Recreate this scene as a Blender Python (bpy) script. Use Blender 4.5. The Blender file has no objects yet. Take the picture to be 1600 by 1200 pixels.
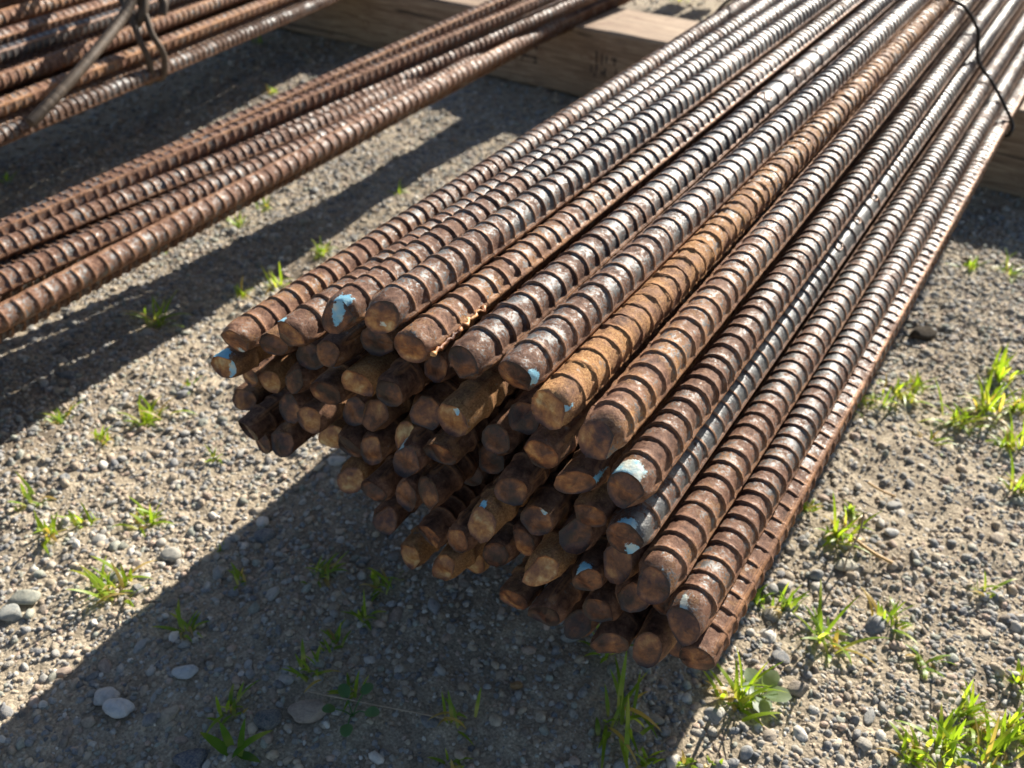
import bpy, math, random
import numpy as np
from mathutils import Matrix, Vector

# ------------------------------------------------------------------ camera, sky, sun, exposure
scene = bpy.context.scene
COL = scene.collection
cam_data = bpy.data.cameras.new("camera")
cam_data.sensor_width = 36.0
cam_data.lens = 1400.0 / 1600.0 * 36.0
cam_data.clip_start, cam_data.clip_end = 0.02, 200.0
cam = bpy.data.objects.new("camera", cam_data)
COL.objects.link(cam)
cam.matrix_world = Matrix((
    (0.8578417533, -0.3138314732, 0.4069610948, 0.15841532),
    (0.5136598121, 0.4986988467, -0.6981783854, -0.37240248),
    (0.0161593226, 0.8079661297, 0.5890073086, 0.67539483),
    (0, 0, 0, 1)))
cam_data.dof.use_dof = True
cam_data.dof.focus_distance = 0.575
cam_data.dof.aperture_fstop = 9.0
cam_data.dof.aperture_blades = 0
scene.camera = cam

SUN_DIR = Vector((0.19, 1.78, 1.0)).normalized()          # towards the sun
world = bpy.data.worlds.new("World")
scene.world = world
world.use_nodes = True
wn = world.node_tree
bg = wn.nodes["Background"]
sky = wn.nodes.new("ShaderNodeTexSky")
sky.sky_type = 'NISHITA'
sky.sun_disc = False
sky.sun_elevation = math.asin(SUN_DIR.z)
sky.sun_rotation = math.atan2(SUN_DIR.x, SUN_DIR.y)
wn.links.new(sky.outputs["Color"], bg.inputs["Color"])
bg.inputs["Strength"].default_value = 0.05

sun_data = bpy.data.lights.new("sun", 'SUN')
sun_data.energy = 5.0
sun_data.angle = math.radians(0.53)
sun_data.color = (1.0, 0.93, 0.82)
sun = bpy.data.objects.new("sun", sun_data)
sun.rotation_euler = SUN_DIR.to_track_quat('Z', 'Y').to_euler()
sun.location = SUN_DIR * 20
COL.objects.link(sun)

scene.view_settings.view_transform = 'Standard'
scene.view_settings.look = 'None'
scene.view_settings.gamma = 1.0
scene.view_settings.use_curve_mapping = False
scene.view_settings.exposure = 1.28

rng = np.random.default_rng(7)
random.seed(7)
PI = math.pi

# ---- measured positions (metres)
TUFTS = [
    (-0.722, 0.073, 0.061, 0.034, 11, 0, "grass tuft at the sunny edge of the thin bars' shadow"),
    (-0.653, 0.077, 0.031, 0.033, 8, 1, 'small spiky yellow-green tuft just below the shadow edge tuft'),
    (-0.641, 0.134, 0.071, 0.035, 13, 1, 'low spreading grass tuft in the middle of the sunlit gravel strip'),
    (-0.645, 0.204, 0.029, 0.021, 6, 0, 'tiny grass tuft near the white-tipped bar end, in sun'),
    (-0.524, 0.12, 0.025, 0.025, 6, 0, 'tiny pale tuft below the lowest small bars of the stack'),
    (-0.633, -0.034, 0.048, 0.041, 7, 0, "thin sparse grass tuft at the photo's edge in the sunlit gravel"),
    (-0.572, -0.053, 0.041, 0.034, 9, 1, 'bright curled tuft lying low beside its twin in the sunlit gravel'),
    (-0.561, -0.02, 0.037, 0.032, 8, 1, 'upright twin of the curled tuft in the sunlit gravel'),
    (-0.505, 0.012, 0.058, 0.047, 11, 1, 'bright tuft of stiff blades shaped like an open hand on sunny gravel'),
    (-0.455, -0.068, 0.072, 0.044, 14, 1, "largest sunlit yellow-green tuft, cut by the big shadow's edge"),
    (-0.365, 0.006, 0.026, 0.025, 6, 0, 'faint thin tuft inside the big shadow near its sunny edge'),
    (-0.409, 0.025, 0.019, 0.017, 5, 0, 'tiny sprig where the big shadow meets the sunny gravel'),
    (-0.301, 0.054, 0.047, 0.035, 13, 0, 'dense dark green tuft shaded beneath the lower bar ends'),
    (-0.242, 0.075, 0.062, 0.029, 10, 0, 'long bladed shaded tuft partly behind the lowest bar ends'),
    (-0.236, 0.033, 0.034, 0.04, 8, 0, 'upright shaded tuft with a bent long blade under the stack'),
    (-0.238, -0.005, 0.042, 0.029, 9, 0, 'shaded grass tuft above the arching bladed one'),
    (-0.232, -0.039, 0.052, 0.035, 10, 0, 'shaded tuft of arching blades beside a small pink stone'),
    (-0.191, -0.034, 0.031, 0.031, 9, 0, 'dark narrow tuft above the dry twig in the shadow'),
    (-0.362, -0.066, 0.036, 0.031, 9, 0, 'shaded tuft standing alone near the sunny gravel edge'),
    (-0.268, -0.103, 0.05, 0.034, 11, 0, 'shaded tuft behind the broad bladed plant'),
    (-0.239, -0.13, 0.065, 0.078, 5, 2, 'broad bladed grass plant with one long leaf in the deep shadow'),
    (-0.101, -0.011, 0.049, 0.031, 9, 0, "shaded tuft with flat spreading blades at the twig's end"),
    (-0.078, -0.044, 0.031, 0.018, 6, 0, 'grass tuft cut off by the bottom edge of the photo, in shadow'),
    (-0.022, 0.114, 0.049, 0.035, 9, 0, 'shaded tuft peeping from under the lowest bar ends'),
    (0.018, 0.056, 0.097, 0.057, 16, 0, 'largest shaded grass tuft below the lowest bar ends'),
    (0.097, 0.131, 0.061, 0.066, 15, 1, "sunlit tall tuft just under the lowest bar's cut end"),
    (0.053, 0.039, 0.031, 0.019, 5, 1, 'small tuft on the shadow edge at the bottom of the photo'),
    (0.079, 0.052, 0.023, 0.024, 6, 1, "bright little sprig at the photo's bottom edge in the sun"),
    (0.099, 0.063, 0.012, 0.021, 4, 0, 'thin single sprig near the pale leafed weed'),
    (0.101, 0.255, 0.047, 0.041, 11, 0, 'sunlit tuft close beside the lowest long bar'),
    (0.144, 0.238, 0.071, 0.071, 14, 0, 'sunlit tuft with blades fanned to both sides beside the lowest long bar'),
    (0.189, 0.293, 0.058, 0.051, 10, 0, 'star shaped tuft on the sunny gravel with long thin blades'),
    (0.227, 0.26, 0.051, 0.042, 8, 0, 'low tuft with crossed blades below the star shaped one'),
    (0.259, 0.373, 0.049, 0.029, 6, 0, 'small V shaped tuft on the sunny gravel at the edge'),
    (0.255, 0.18, 0.069, 0.064, 16, 1, 'big lush tuft in the bottom corner of the sunny gravel'),
    (0.292, 0.193, 0.063, 0.053, 14, 1, 'second lush tuft overlapping the big corner tuft'),
    (0.306, 0.281, 0.028, 0.057, 8, 1, "tuft cut off by the photo's edge above the corner tufts"),
    (0.119, 0.377, 0.07, 0.054, 14, 1, 'bright sunlit tuft beside the dry straw blade'),
    (0.082, 0.397, 0.028, 0.035, 7, 1, 'small tuft touching the side of the lowest long bar'),
    (0.091, 0.628, 0.08, 0.045, 13, 0, "sunlit tuft half hidden behind the lowest long bar's middle"),
    (0.119, 0.672, 0.09, 0.046, 12, 1, 'bright tuft beyond the lowest long bar, near the dark clod'),
    (0.174, 0.594, 0.049, 0.026, 6, 0, 'low flat tuft between the bright tuft and the lush patch'),
    (0.222, 0.698, 0.077, 0.061, 14, 1, 'lush tuft at the top of the sunny grass patch'),
    (0.256, 0.632, 0.053, 0.068, 13, 1, 'lush tuft in the middle of the sunny grass patch'),
    (0.273, 0.557, 0.04, 0.054, 11, 0, 'lush tuft at the bottom of the sunny grass patch'),
    (0.146, 1.074, 0.054, 0.03, 8, 0, "sunlit tuft at the edge of the timber's shadow"),
    (0.198, 1.088, 0.076, 0.05, 11, 0, "larger tuft beside the timber's shadow edge"),
    (0.216, 0.758, 0.03, 0.025, 6, 0, 'tiny sprig above the sunny grass patch'),
    (-1.338, 1.095, 0.035, 0.038, 7, 1, 'tiny bright tuft behind the thin bars in the dark'),
    (-0.928, 0.576, 0.036, 0.036, 8, 1, 'soft bright tuft in the narrow sun strip under the thin bars'),
    (-0.944, 0.649, 0.051, 0.038, 8, 0, 'second soft tuft in the narrow sun strip under the thin bars'),
    (-0.965, 0.449, 0.027, 0.018, 6, 1, 'tiny yellow tuft touching the lowest thin bar'),
    (-0.802, 0.288, 0.098, 0.059, 13, 0, "dark tuft lying in the thin bars' shadow"),
    (-0.756, 0.406, 0.038, 0.032, 6, 1, "small bright tuft by the topmost long bar's near end"),
    (-0.743, 0.464, 0.056, 0.042, 9, 1, 'bright upright tuft beside the topmost long bar'),
    (-0.744, 0.572, 0.055, 0.037, 9, 1, 'tuft in the sun gap along the topmost long bar'),
    (-0.784, 0.823, 0.044, 0.03, 7, 0, 'faint tuft farther along the topmost long bar'),
    (-1.4, 0.473, 0.046, 0.035, 9, 0, "dark tuft under the hooked bundle at the photo's edge"),
    (-1.636, 1.361, 0.073, 0.043, 8, 0, 'dark tuft in front of the timber beneath the hooked bundle'),
    (0.197, 0.652, 0.071, 0.047, 14, 1, 'lush tuft on the near flank of the sunny grass patch'),
    (0.224, 0.788, 0.068, 0.051, 14, 1, 'lush tuft at the far end of the sunny grass patch'),
    (0.255, 0.718, 0.048, 0.048, 12, 1, 'lush tuft at the very edge of the photo in the sunny grass patch'),
    (0.269, 0.221, 0.055, 0.044, 14, 1, 'lush tuft just above the big corner tuft'),
    (0.306, 0.229, 0.038, 0.049, 14, 1, "lush tuft filling the photo's bottom corner"),
    (0.237, 0.156, 0.047, 0.031, 12, 1, "low tuft at the photo's bottom edge beside the big corner tuft"),
    (0.079, 0.251, 0.031, 0.028, 9, 0, 'small tuft half under the lowest long bar'),
    (0.122, 0.422, 0.041, 0.035, 10, 0, 'tuft behind the bright tuft by the straw blade'),
    (0.134, 0.707, 0.05, 0.036, 10, 1, 'low bright tuft just beyond the dark clod'),
    (-0.912, 2.46, 0.12, 0.06, 9, 0, "pale tuft behind the timber's far edge"),
]
STONES = [
    (-0.344, -0.153, 0.0119, 0.014, (0.62, 0.64, 0.66), 'large pale grey oval stone in the big shadow'),
    (-0.367, -0.151, 0.0109, 0.0099, (0.56, 0.55, 0.54), 'rounded whitish stone touching the large pale oval one'),
    (-0.326, -0.099, 0.0124, 0.0084, (0.5, 0.54, 0.58), 'white mottled stone in the shadow near the broad bladed plant'),
    (-0.212, -0.069, 0.0179, 0.0071, (0.4, 0.32, 0.26), 'long flat pinkish-tan stone beside the dry twig'),
    (-0.262, -0.153, 0.016, 0.0093, (0.08, 0.1, 0.14), "big dark blue-grey stone cut off by the photo's bottom edge"),
    (-0.511, -0.137, 0.0119, 0.0119, (0.26, 0.29, 0.29), "angular grey stone on the sunny gravel by the photo's edge"),
    (-0.517, -0.119, 0.0133, 0.0103, (0.3, 0.32, 0.28), 'pair-shaped greenish grey stone above the angular grey one'),
    (-0.445, -0.008, 0.009, 0.0077, (0.36, 0.36, 0.33), "rounded pale stone on the big shadow's sunny edge"),
    (-0.399, 0.193, 0.0109, 0.0066, (0.55, 0.53, 0.5), "bright white stone just below the small bars' ends"),
    (0.119, 0.841, 0.0216, 0.0189, (0.06, 0.045, 0.03), 'dark brown clod of earth casting its own shadow on sunny gravel'),
    (0.135, 0.339, 0.0142, 0.0078, (0.52, 0.49, 0.4), 'cream coloured stone beside the dry stem'),
    (0.116, 0.31, 0.007, 0.0095, (0.34, 0.35, 0.34), 'upright oval grey stone near the lowest long bar'),
    (-0.075, 0.044, 0.005, 0.005, (0.28, 0.15, 0.05), 'small orange-brown pebble alone in the deep shadow'),
    (-0.234, -0.094, 0.0107, 0.0097, (0.09, 0.11, 0.13), 'dark rounded stone next to the long pinkish one'),
    (0.031, 0.194, 0.0078, 0.0072, (0.33, 0.32, 0.3), 'grey stone tucked under the lowest long bar'),
    (-0.223, 0.062, 0.0049, 0.0043, (0.5, 0.5, 0.5), 'tiny white pebble in the shade under the bar ends'),
    (0.043, 0.076, 0.0092, 0.007, (0.3, 0.27, 0.22), 'tan stone on the shadow edge below the lowest bar'),
]
LAB = [[0, 0], [0, 1], [1, 1], [0, 2], [0, 3], [0, 4], [1, 0], [2, 1], [3, 1], [1, 2], [1, 3], [2, 3], [1, 4], [0, 5], [2, 0], [3, 0], [6, 1], [4, 0], [4, 1], [5, 1], [3, 2], [2, 2], [3, 3], [4, 2], [4, 3], [2, 4], [3, 4], [1, 5], [5, 2], [5, 3], [1, 6], [2, 6], [0, 6], [5, 4], [4, 4], [6, 3], [2, 5], [3, 6], [0, 9], [3, 5], [0, 7], [4, 6], [2, 9], [1, 9], [4, 5], [6, 4], [7, 4], [5, 5], [5, 6], [1, 7], [3, 9], [6, 6], [2, 7], [4, 9], [0, 11], [0, 10], [5, 9], [0, 12]]
BARS = [
    (-0.3027, 0.0056, 0.3026, -0.3366, 1.43, 0.3028),
    (-0.2375, 0.0, 0.3336, -0.2655, 1.43, 0.3336),
    (-0.193, 0.0, 0.364, -0.195, 1.43, 0.364),
    (-0.1557, 0.0, 0.3764, -0.1471, 1.43, 0.3777),
    (-0.1325, -0.0005, 0.3605, -0.1261, 1.43, 0.3593),
    (-0.0928, 0.0, 0.3639, -0.0848, 1.43, 0.3639),
    (-0.0565, 0.0003, 0.3677, -0.0395, 1.43, 0.3677),
    (-0.0329, 0.0002, 0.3527, -0.0142, 1.43, 0.3532),
    (-0.0369, -0.0007, 0.3159, -0.0101, 1.43, 0.3167),
    (0.0, 0.0, 0.345, 0.0124, 1.43, 0.3446),
    (0.0205, 0.0, 0.3149, 0.038, 1.43, 0.3152),
    (0.0241, -0.0009, 0.2772, 0.0501, 1.43, 0.2772),
    (0.0456, -0.0, 0.2479, 0.0796, 1.43, 0.2479),
    (0.0685, 0.0, 0.2242, 0.1025, 1.43, 0.2242),
    (0.0812, 0.0, 0.1985, 0.1242, 1.43, 0.1985),
    (-0.3147, -0.0004, 0.2768, -0.3419, 1.43, 0.2753),
    (-0.2748, 0.0173, 0.3013, -0.2997, 1.43, 0.3013),
    (-0.2473, 0.0264, 0.2963, -0.2647, 1.43, 0.2964),
    (-0.2054, 0.0013, 0.3281, -0.2146, 1.43, 0.3281),
    (-0.1788, 0.0225, 0.337, -0.1781, 1.43, 0.337),
    (-0.1285, 0.0204, 0.3328, -0.1207, 1.43, 0.3319),
    (-0.3471, 0.05, 0.2237, -0.3584, 1.43, 0.2237),
    (-0.3008, 0.0305, 0.2526, -0.32, 1.43, 0.2526),
    (-0.2614, 0.0205, 0.2721, -0.2783, 1.43, 0.272),
    (-0.2114, 0.0, 0.2929, -0.2198, 1.43, 0.2929),
    (-0.1843, 0.0058, 0.3096, -0.1856, 1.43, 0.3096),
    (-0.153, -0.0017, 0.3191, -0.1477, 1.43, 0.3191),
    (-0.1351, 0.0134, 0.2977, -0.1267, 1.43, 0.2977),
    (-0.0943, -0.0104, 0.3266, -0.0818, 1.43, 0.3266),
    (-0.3649, 0.0517, 0.1921, -0.3709, 1.43, 0.1921),
    (-0.3377, 0.0285, 0.1856, -0.3389, 1.43, 0.1929),
    (-0.2995, 0.03, 0.1878, -0.3045, 1.43, 0.1878),
    (-0.347, 0.05, 0.1541, -0.3534, 1.43, 0.169),
    (-0.2971, 0.0427, 0.2159, -0.3068, 1.43, 0.2159),
    (-0.2482, 0.0164, 0.2422, -0.2567, 1.43, 0.2422),
    (-0.2497, 0.0398, 0.2081, -0.2533, 1.43, 0.2119),
    (-0.2162, 0.033, 0.2544, -0.2202, 1.43, 0.2544),
    (-0.1902, 0.0262, 0.265, -0.1902, 1.43, 0.265),
    (-0.2171, 0.0223, 0.2264, -0.2182, 1.43, 0.2264),
    (-0.1913, 0.0188, 0.2369, -0.1891, 1.43, 0.2369),
    (-0.1662, 0.0301, 0.249, -0.1606, 1.43, 0.249),
    (-0.1421, -0.0006, 0.2629, -0.1334, 1.43, 0.2629),
    (-0.1173, 0.0041, 0.2757, -0.1055, 1.43, 0.2757),
    (-0.2331, 0.0382, 0.1736, -0.2528, 1.43, 0.184),
    (-0.1932, 0.02, 0.1911, -0.1883, 1.43, 0.1934),
    (-0.0813, 0.0212, 0.2924, -0.0647, 1.43, 0.2924),
    (-0.099, 0.0405, 0.2546, -0.0842, 1.43, 0.2546),
    (-0.0648, 0.0265, 0.3149, -0.0454, 1.43, 0.3149),
    (-0.1548, 0.0121, 0.2129, -0.1484, 1.43, 0.2171),
    (-0.1238, -0.0022, 0.2419, -0.1118, 1.43, 0.242),
    (-0.1955, 0.03, 0.1507, -0.2021, 1.43, 0.169),
    (-0.1269, 0.0576, 0.2142, -0.1146, 1.43, 0.2141),
    (-0.0572, -0.0018, 0.2779, -0.0374, 1.43, 0.2779),
    (-0.0114, -0.0018, 0.3044, 0.0135, 1.43, 0.3018),
    (-0.0713, -0.0149, 0.2512, -0.0531, 1.43, 0.2512),
    (-0.0394, 0.0026, 0.2564, -0.0181, 1.43, 0.2564),
    (-0.056, 0.0165, 0.2151, -0.0358, 1.43, 0.2151),
    (-0.012, 0.0066, 0.2508, 0.0113, 1.43, 0.2489),
    (-0.0039, 0.0054, 0.2775, 0.0214, 1.43, 0.275),
    (-0.1024, 0.0029, 0.2011, -0.0869, 1.43, 0.2011),
    (-0.138, 0.0157, 0.1764, -0.1338, 1.43, 0.1934),
    (-0.1633, 0.0216, 0.1344, -0.1748, 1.43, 0.169),
    (-0.121, 0.0106, 0.1542, -0.0938, 1.43, 0.169),
    (-0.0752, 0.012, 0.1947, -0.0566, 1.43, 0.195),
    (-0.0286, -0.0091, 0.2229, -0.0054, 1.43, 0.2229),
    (-0.0006, 0.0019, 0.2214, 0.0255, 1.43, 0.2225),
    (-0.0604, 0.0102, 0.1566, -0.0404, 1.43, 0.169),
    (-0.0325, 0.0099, 0.1573, -0.0138, 1.43, 0.169),
    (0.0087, 0.01, 0.1889, 0.0362, 1.43, 0.1967),
    (0.0183, 0.0071, 0.242, 0.0469, 1.43, 0.242),
    (0.0305, 0.0078, 0.2168, 0.0614, 1.43, 0.2168),
    (0.0182, 0.0104, 0.1592, 0.0663, 1.43, 0.169),
    (0.0455, 0.015, 0.1655, 0.0933, 1.43, 0.169),
    (-0.02, 0.0417, 0.1195, 0.0128, 1.43, 0.169),
    (0.0458, 0.0361, 0.1934, 0.0796, 1.43, 0.1936),
    (0.0078, 0.0584, 0.1225, 0.0394, 1.43, 0.169),
    (0.0544, 0.06, 0.1261, 0.1208, 1.43, 0.169),
    (-0.1076, 0.051, 0.3019, -0.0954, 1.43, 0.3019),
    (-0.1689, 0.0577, 0.283, -0.1655, 1.43, 0.283),
    (-0.1622, 0.069, 0.1623, -0.1476, 1.43, 0.169),
    (-0.0832, 0.0741, 0.2216, -0.066, 1.43, 0.2216),
    (-0.0657, 0.08, 0.1286, -0.0671, 1.43, 0.169),
    (-0.1274, 0.06, 0.1118, -0.1207, 1.43, 0.169),
    (-0.2318, 0.0781, 0.1457, -0.2296, 1.43, 0.169),
    (-0.2711, 0.0755, 0.2261, -0.2803, 1.43, 0.2261),
]

# ------------------------------------------------------------------ helpers
def make_mesh(name, verts, faces, mats, smooth=True, attrs=None, matidx=None):
    """verts (n,3); faces: int array (m,4) and/or list of arrays with 3 or 4 columns."""
    if not isinstance(faces, (list, tuple)):
        faces = [faces]
    faces = [np.asarray(f, dtype=np.int32) for f in faces if len(f)]
    me = bpy.data.meshes.new(name)
    verts = np.asarray(verts, dtype=np.float32)
    me.vertices.add(len(verts))
    me.vertices.foreach_set("co", verts.ravel())
    loops = np.concatenate([f.ravel() for f in faces])
    tot = np.concatenate([np.full(len(f), f.shape[1], np.int32) for f in faces])
    start = np.concatenate([[0], np.cumsum(tot)[:-1]]).astype(np.int32)
    me.loops.add(len(loops))
    me.loops.foreach_set("vertex_index", loops)
    me.polygons.add(len(tot))
    me.polygons.foreach_set("loop_start", start)
    if matidx is not None:
        me.polygons.foreach_set("material_index", np.asarray(matidx, np.int32))
    me.update(calc_edges=True)
    me.validate()
    me.polygons.foreach_set("use_smooth", np.full(len(me.polygons), smooth))
    for m in (mats if isinstance(mats, (list, tuple)) else [mats]):
        me.materials.append(m)
    for k, v in (attrs or {}).items():
        v = np.asarray(v, np.float32)
        if v.ndim == 1:
            a = me.attributes.new(k, 'FLOAT', 'POINT'); a.data.foreach_set("value", v)
        else:
            a = me.attributes.new(k, 'FLOAT_COLOR', 'POINT'); a.data.foreach_set("color", v.ravel())
    me.update()
    return me

def link(name, data, parent=None, loc=(0, 0, 0), rot=None, scale=None):
    o = bpy.data.objects.new(name, data)
    COL.objects.link(o)
    o.location = loc
    if rot is not None:
        o.rotation_euler = rot
    if scale is not None:
        o.scale = scale
    if parent is not None:
        o.parent = parent
    return o

def tag(o, label=None, cat=None, group=None, kind=None):
    if label: o["label"] = label
    if cat: o["category"] = cat
    if group: o["group"] = group
    if kind: o["kind"] = kind
    return o

def tube(points, radius, segs=10, closed=False, rib=None):
    """swept round tube; rib=(pitch, height) adds ring ribs."""
    P = np.asarray(points, float)
    n = len(P)
    T = np.gradient(P, axis=0)
    if closed:
        T = np.roll(P, -1, 0) - np.roll(P, 1, 0)
    T /= np.linalg.norm(T, axis=1)[:, None]
    up = np.array([0, 0, 1.0]) if abs(T[0][2]) < .9 else np.array([1.0, 0, 0])
    N = np.cross(T[0], up); N /= np.linalg.norm(N)
    s = np.concatenate([[0], np.cumsum(np.linalg.norm(np.diff(P, axis=0), axis=1))])
    rad = np.broadcast_to(np.asarray(radius, float), (n,)).copy()
    if rib:
        rad = rad + rib[1] * np.clip(np.sin(2 * PI * s / rib[0]) * 1.6, -.6, 1)
    th = np.linspace(0, 2 * PI, segs, endpoint=False)
    V = np.zeros((n, segs, 3))
    for i in range(n):
        N = N - T[i] * (N @ T[i]); N /= np.linalg.norm(N)
        B = np.cross(T[i], N)
        V[i] = P[i] + rad[i] * (np.cos(th)[:, None] * N + np.sin(th)[:, None] * B)
    idx = np.arange(n * segs).reshape(n, segs)
    a = idx if closed else idx[:-1]
    b = np.roll(idx, -1, 0) if closed else idx[1:]
    q = np.stack([a, np.roll(a, -1, 1), np.roll(b, -1, 1), b], -1).reshape(-1, 4)
    V = V.reshape(-1, 3)
    faces = [q]
    if not closed:
        c0, c1 = len(V), len(V) + 1
        V = np.vstack([V, P[0], P[-1]])
        r0, r1 = idx[0], idx[-1]
        faces.append(np.stack([np.full(segs, c0), np.roll(r0, -1), r0], -1))
        faces.append(np.stack([np.full(segs, c1), r1, np.roll(r1, -1)], -1))
    return V, faces

def spline(pts, per=8, closed=False):
    P = np.asarray(pts, float)
    n = len(P)
    out = []
    rngi = range(n) if closed else range(n - 1)
    for i in rngi:
        g = (lambda k: P[k % n]) if closed else (lambda k: P[min(max(k, 0), n - 1)])
        p0, p1, p2, p3 = g(i - 1), g(i), g(i + 1), g(i + 2)
        for t in np.linspace(0, 1, per, endpoint=False):
            out.append(.5 * ((2 * p1) + (p2 - p0) * t + (2 * p0 - 5 * p1 + 4 * p2 - p3) * t * t + (3 * p1 - p0 - 3 * p2 + p3) * t ** 3))
    if not closed:
        out.append(P[-1])
    return np.array(out)

def value_noise(x, y, cell, seed):
    r = np.random.default_rng(seed)
    G = r.random((256, 256))
    u, v = np.asarray(x) / cell + 71.3, np.asarray(y) / cell + 53.7
    i, j = np.floor(u).astype(int), np.floor(v).astype(int)
    fu, fv = u - i, v - j
    fu, fv = fu * fu * (3 - 2 * fu), fv * fv * (3 - 2 * fv)
    g = lambda a, b: G[a % 256, b % 256]
    return (g(i, j) * (1 - fu) + g(i + 1, j) * fu) * (1 - fv) + (g(i, j + 1) * (1 - fu) + g(i + 1, j + 1) * fu) * fv - .5

def ground_z(x, y):
    z = value_noise(x, y, .35, 1) * .014 + value_noise(x, y, .09, 2) * .008 + value_noise(x, y, .03, 3) * .005 + value_noise(x, y, .012, 4) * .0035
    return z - .001

# ------------------------------------------------------------------ materials
class NT:
    def __init__(self, name):
        self.m = bpy.data.materials.new(name)
        self.m.use_nodes = True
        self.t = self.m.node_tree
        self.b = self.t.nodes["Principled BSDF"]
        self.out = self.t.nodes["Material Output"]
    def n(self, typ, **kw):
        nd = self.t.nodes.new(typ)
        for k, v in kw.items():
            setattr(nd, k, v)
        return nd
    def l(self, a, b):
        self.t.links.new(a, b)
    def setin(self, nd, key, v):
        if hasattr(v, "is_output"):
            self.l(v, nd.inputs[key])
        else:
            nd.inputs[key].default_value = v
    def noise(self, vec, scale, detail=3, rough=.55, dist=0.0):
        nd = self.n("ShaderNodeTexNoise")
        nd.inputs["Scale"].default_value = scale
        nd.inputs["Detail"].default_value = detail
        nd.inputs["Roughness"].default_value = rough
        nd.inputs["Distortion"].default_value = dist
        self.l(vec, nd.inputs["Vector"])
        return nd.outputs["Fac"]
    def ramp(self, fac, stops, interp='LINEAR'):
        nd = self.n("ShaderNodeValToRGB")
        cr = nd.color_ramp
        cr.interpolation = interp
        while len(cr.elements) < len(stops):
            cr.elements.new(.5)
        for e, (p, c) in zip(cr.elements, stops):
            e.position = p
            e.color = (*c, 1) if not isinstance(c, (int, float)) else (c, c, c, 1)
        self.l(fac, nd.inputs["Fac"])
        return nd.outputs["Color"]
    def math(self, op, a, b=0.0, c=None, clamp=False):
        nd = self.n("ShaderNodeMath", operation=op, use_clamp=clamp)
        self.setin(nd, 0, a); self.setin(nd, 1, b)
        if c is not None: self.setin(nd, 2, c)
        return nd.outputs[0]
    def mix(self, fac, a, b, blend='MIX'):
        nd = self.n("ShaderNodeMix", data_type='RGBA', blend_type=blend)
        self.setin(nd, 0, fac)
        for k, v in ((6, a), (7, b)):
            if isinstance(v, tuple): nd.inputs[k].default_value = (*v, 1)
            else: self.l(v, nd.inputs[k])
        return nd.outputs[2]
    def smooth(self, v, lo, hi):
        nd = self.n("ShaderNodeMapRange", interpolation_type='SMOOTHSTEP')
        self.setin(nd, 0, v)
        nd.inputs[1].default_value = lo; nd.inputs[2].default_value = hi
        return nd.outputs[0]
    def bump(self, h, strength, dist):
        nd = self.n("ShaderNodeBump")
        nd.inputs["Strength"].default_value = strength
        nd.inputs["Distance"].default_value = dist
        self.l(h, nd.inputs["Height"])
        self.l(nd.outputs[0], self.b.inputs["Normal"])
    def coords(self, jitter=True):
        tc = self.n("ShaderNodeTexCoord")
        if not jitter:
            return tc.outputs["Object"]
        oi = self.n("ShaderNodeObjectInfo")
        m = self.math('MULTIPLY', oi.outputs["Random"], 37.0)
        v = self.n("ShaderNodeVectorMath", operation='ADD')
        self.l(tc.outputs["Object"], v.inputs[0]); self.l(m, v.inputs[1])
        self.oi = oi; self.tc = tc
        return v.outputs[0]

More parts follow.
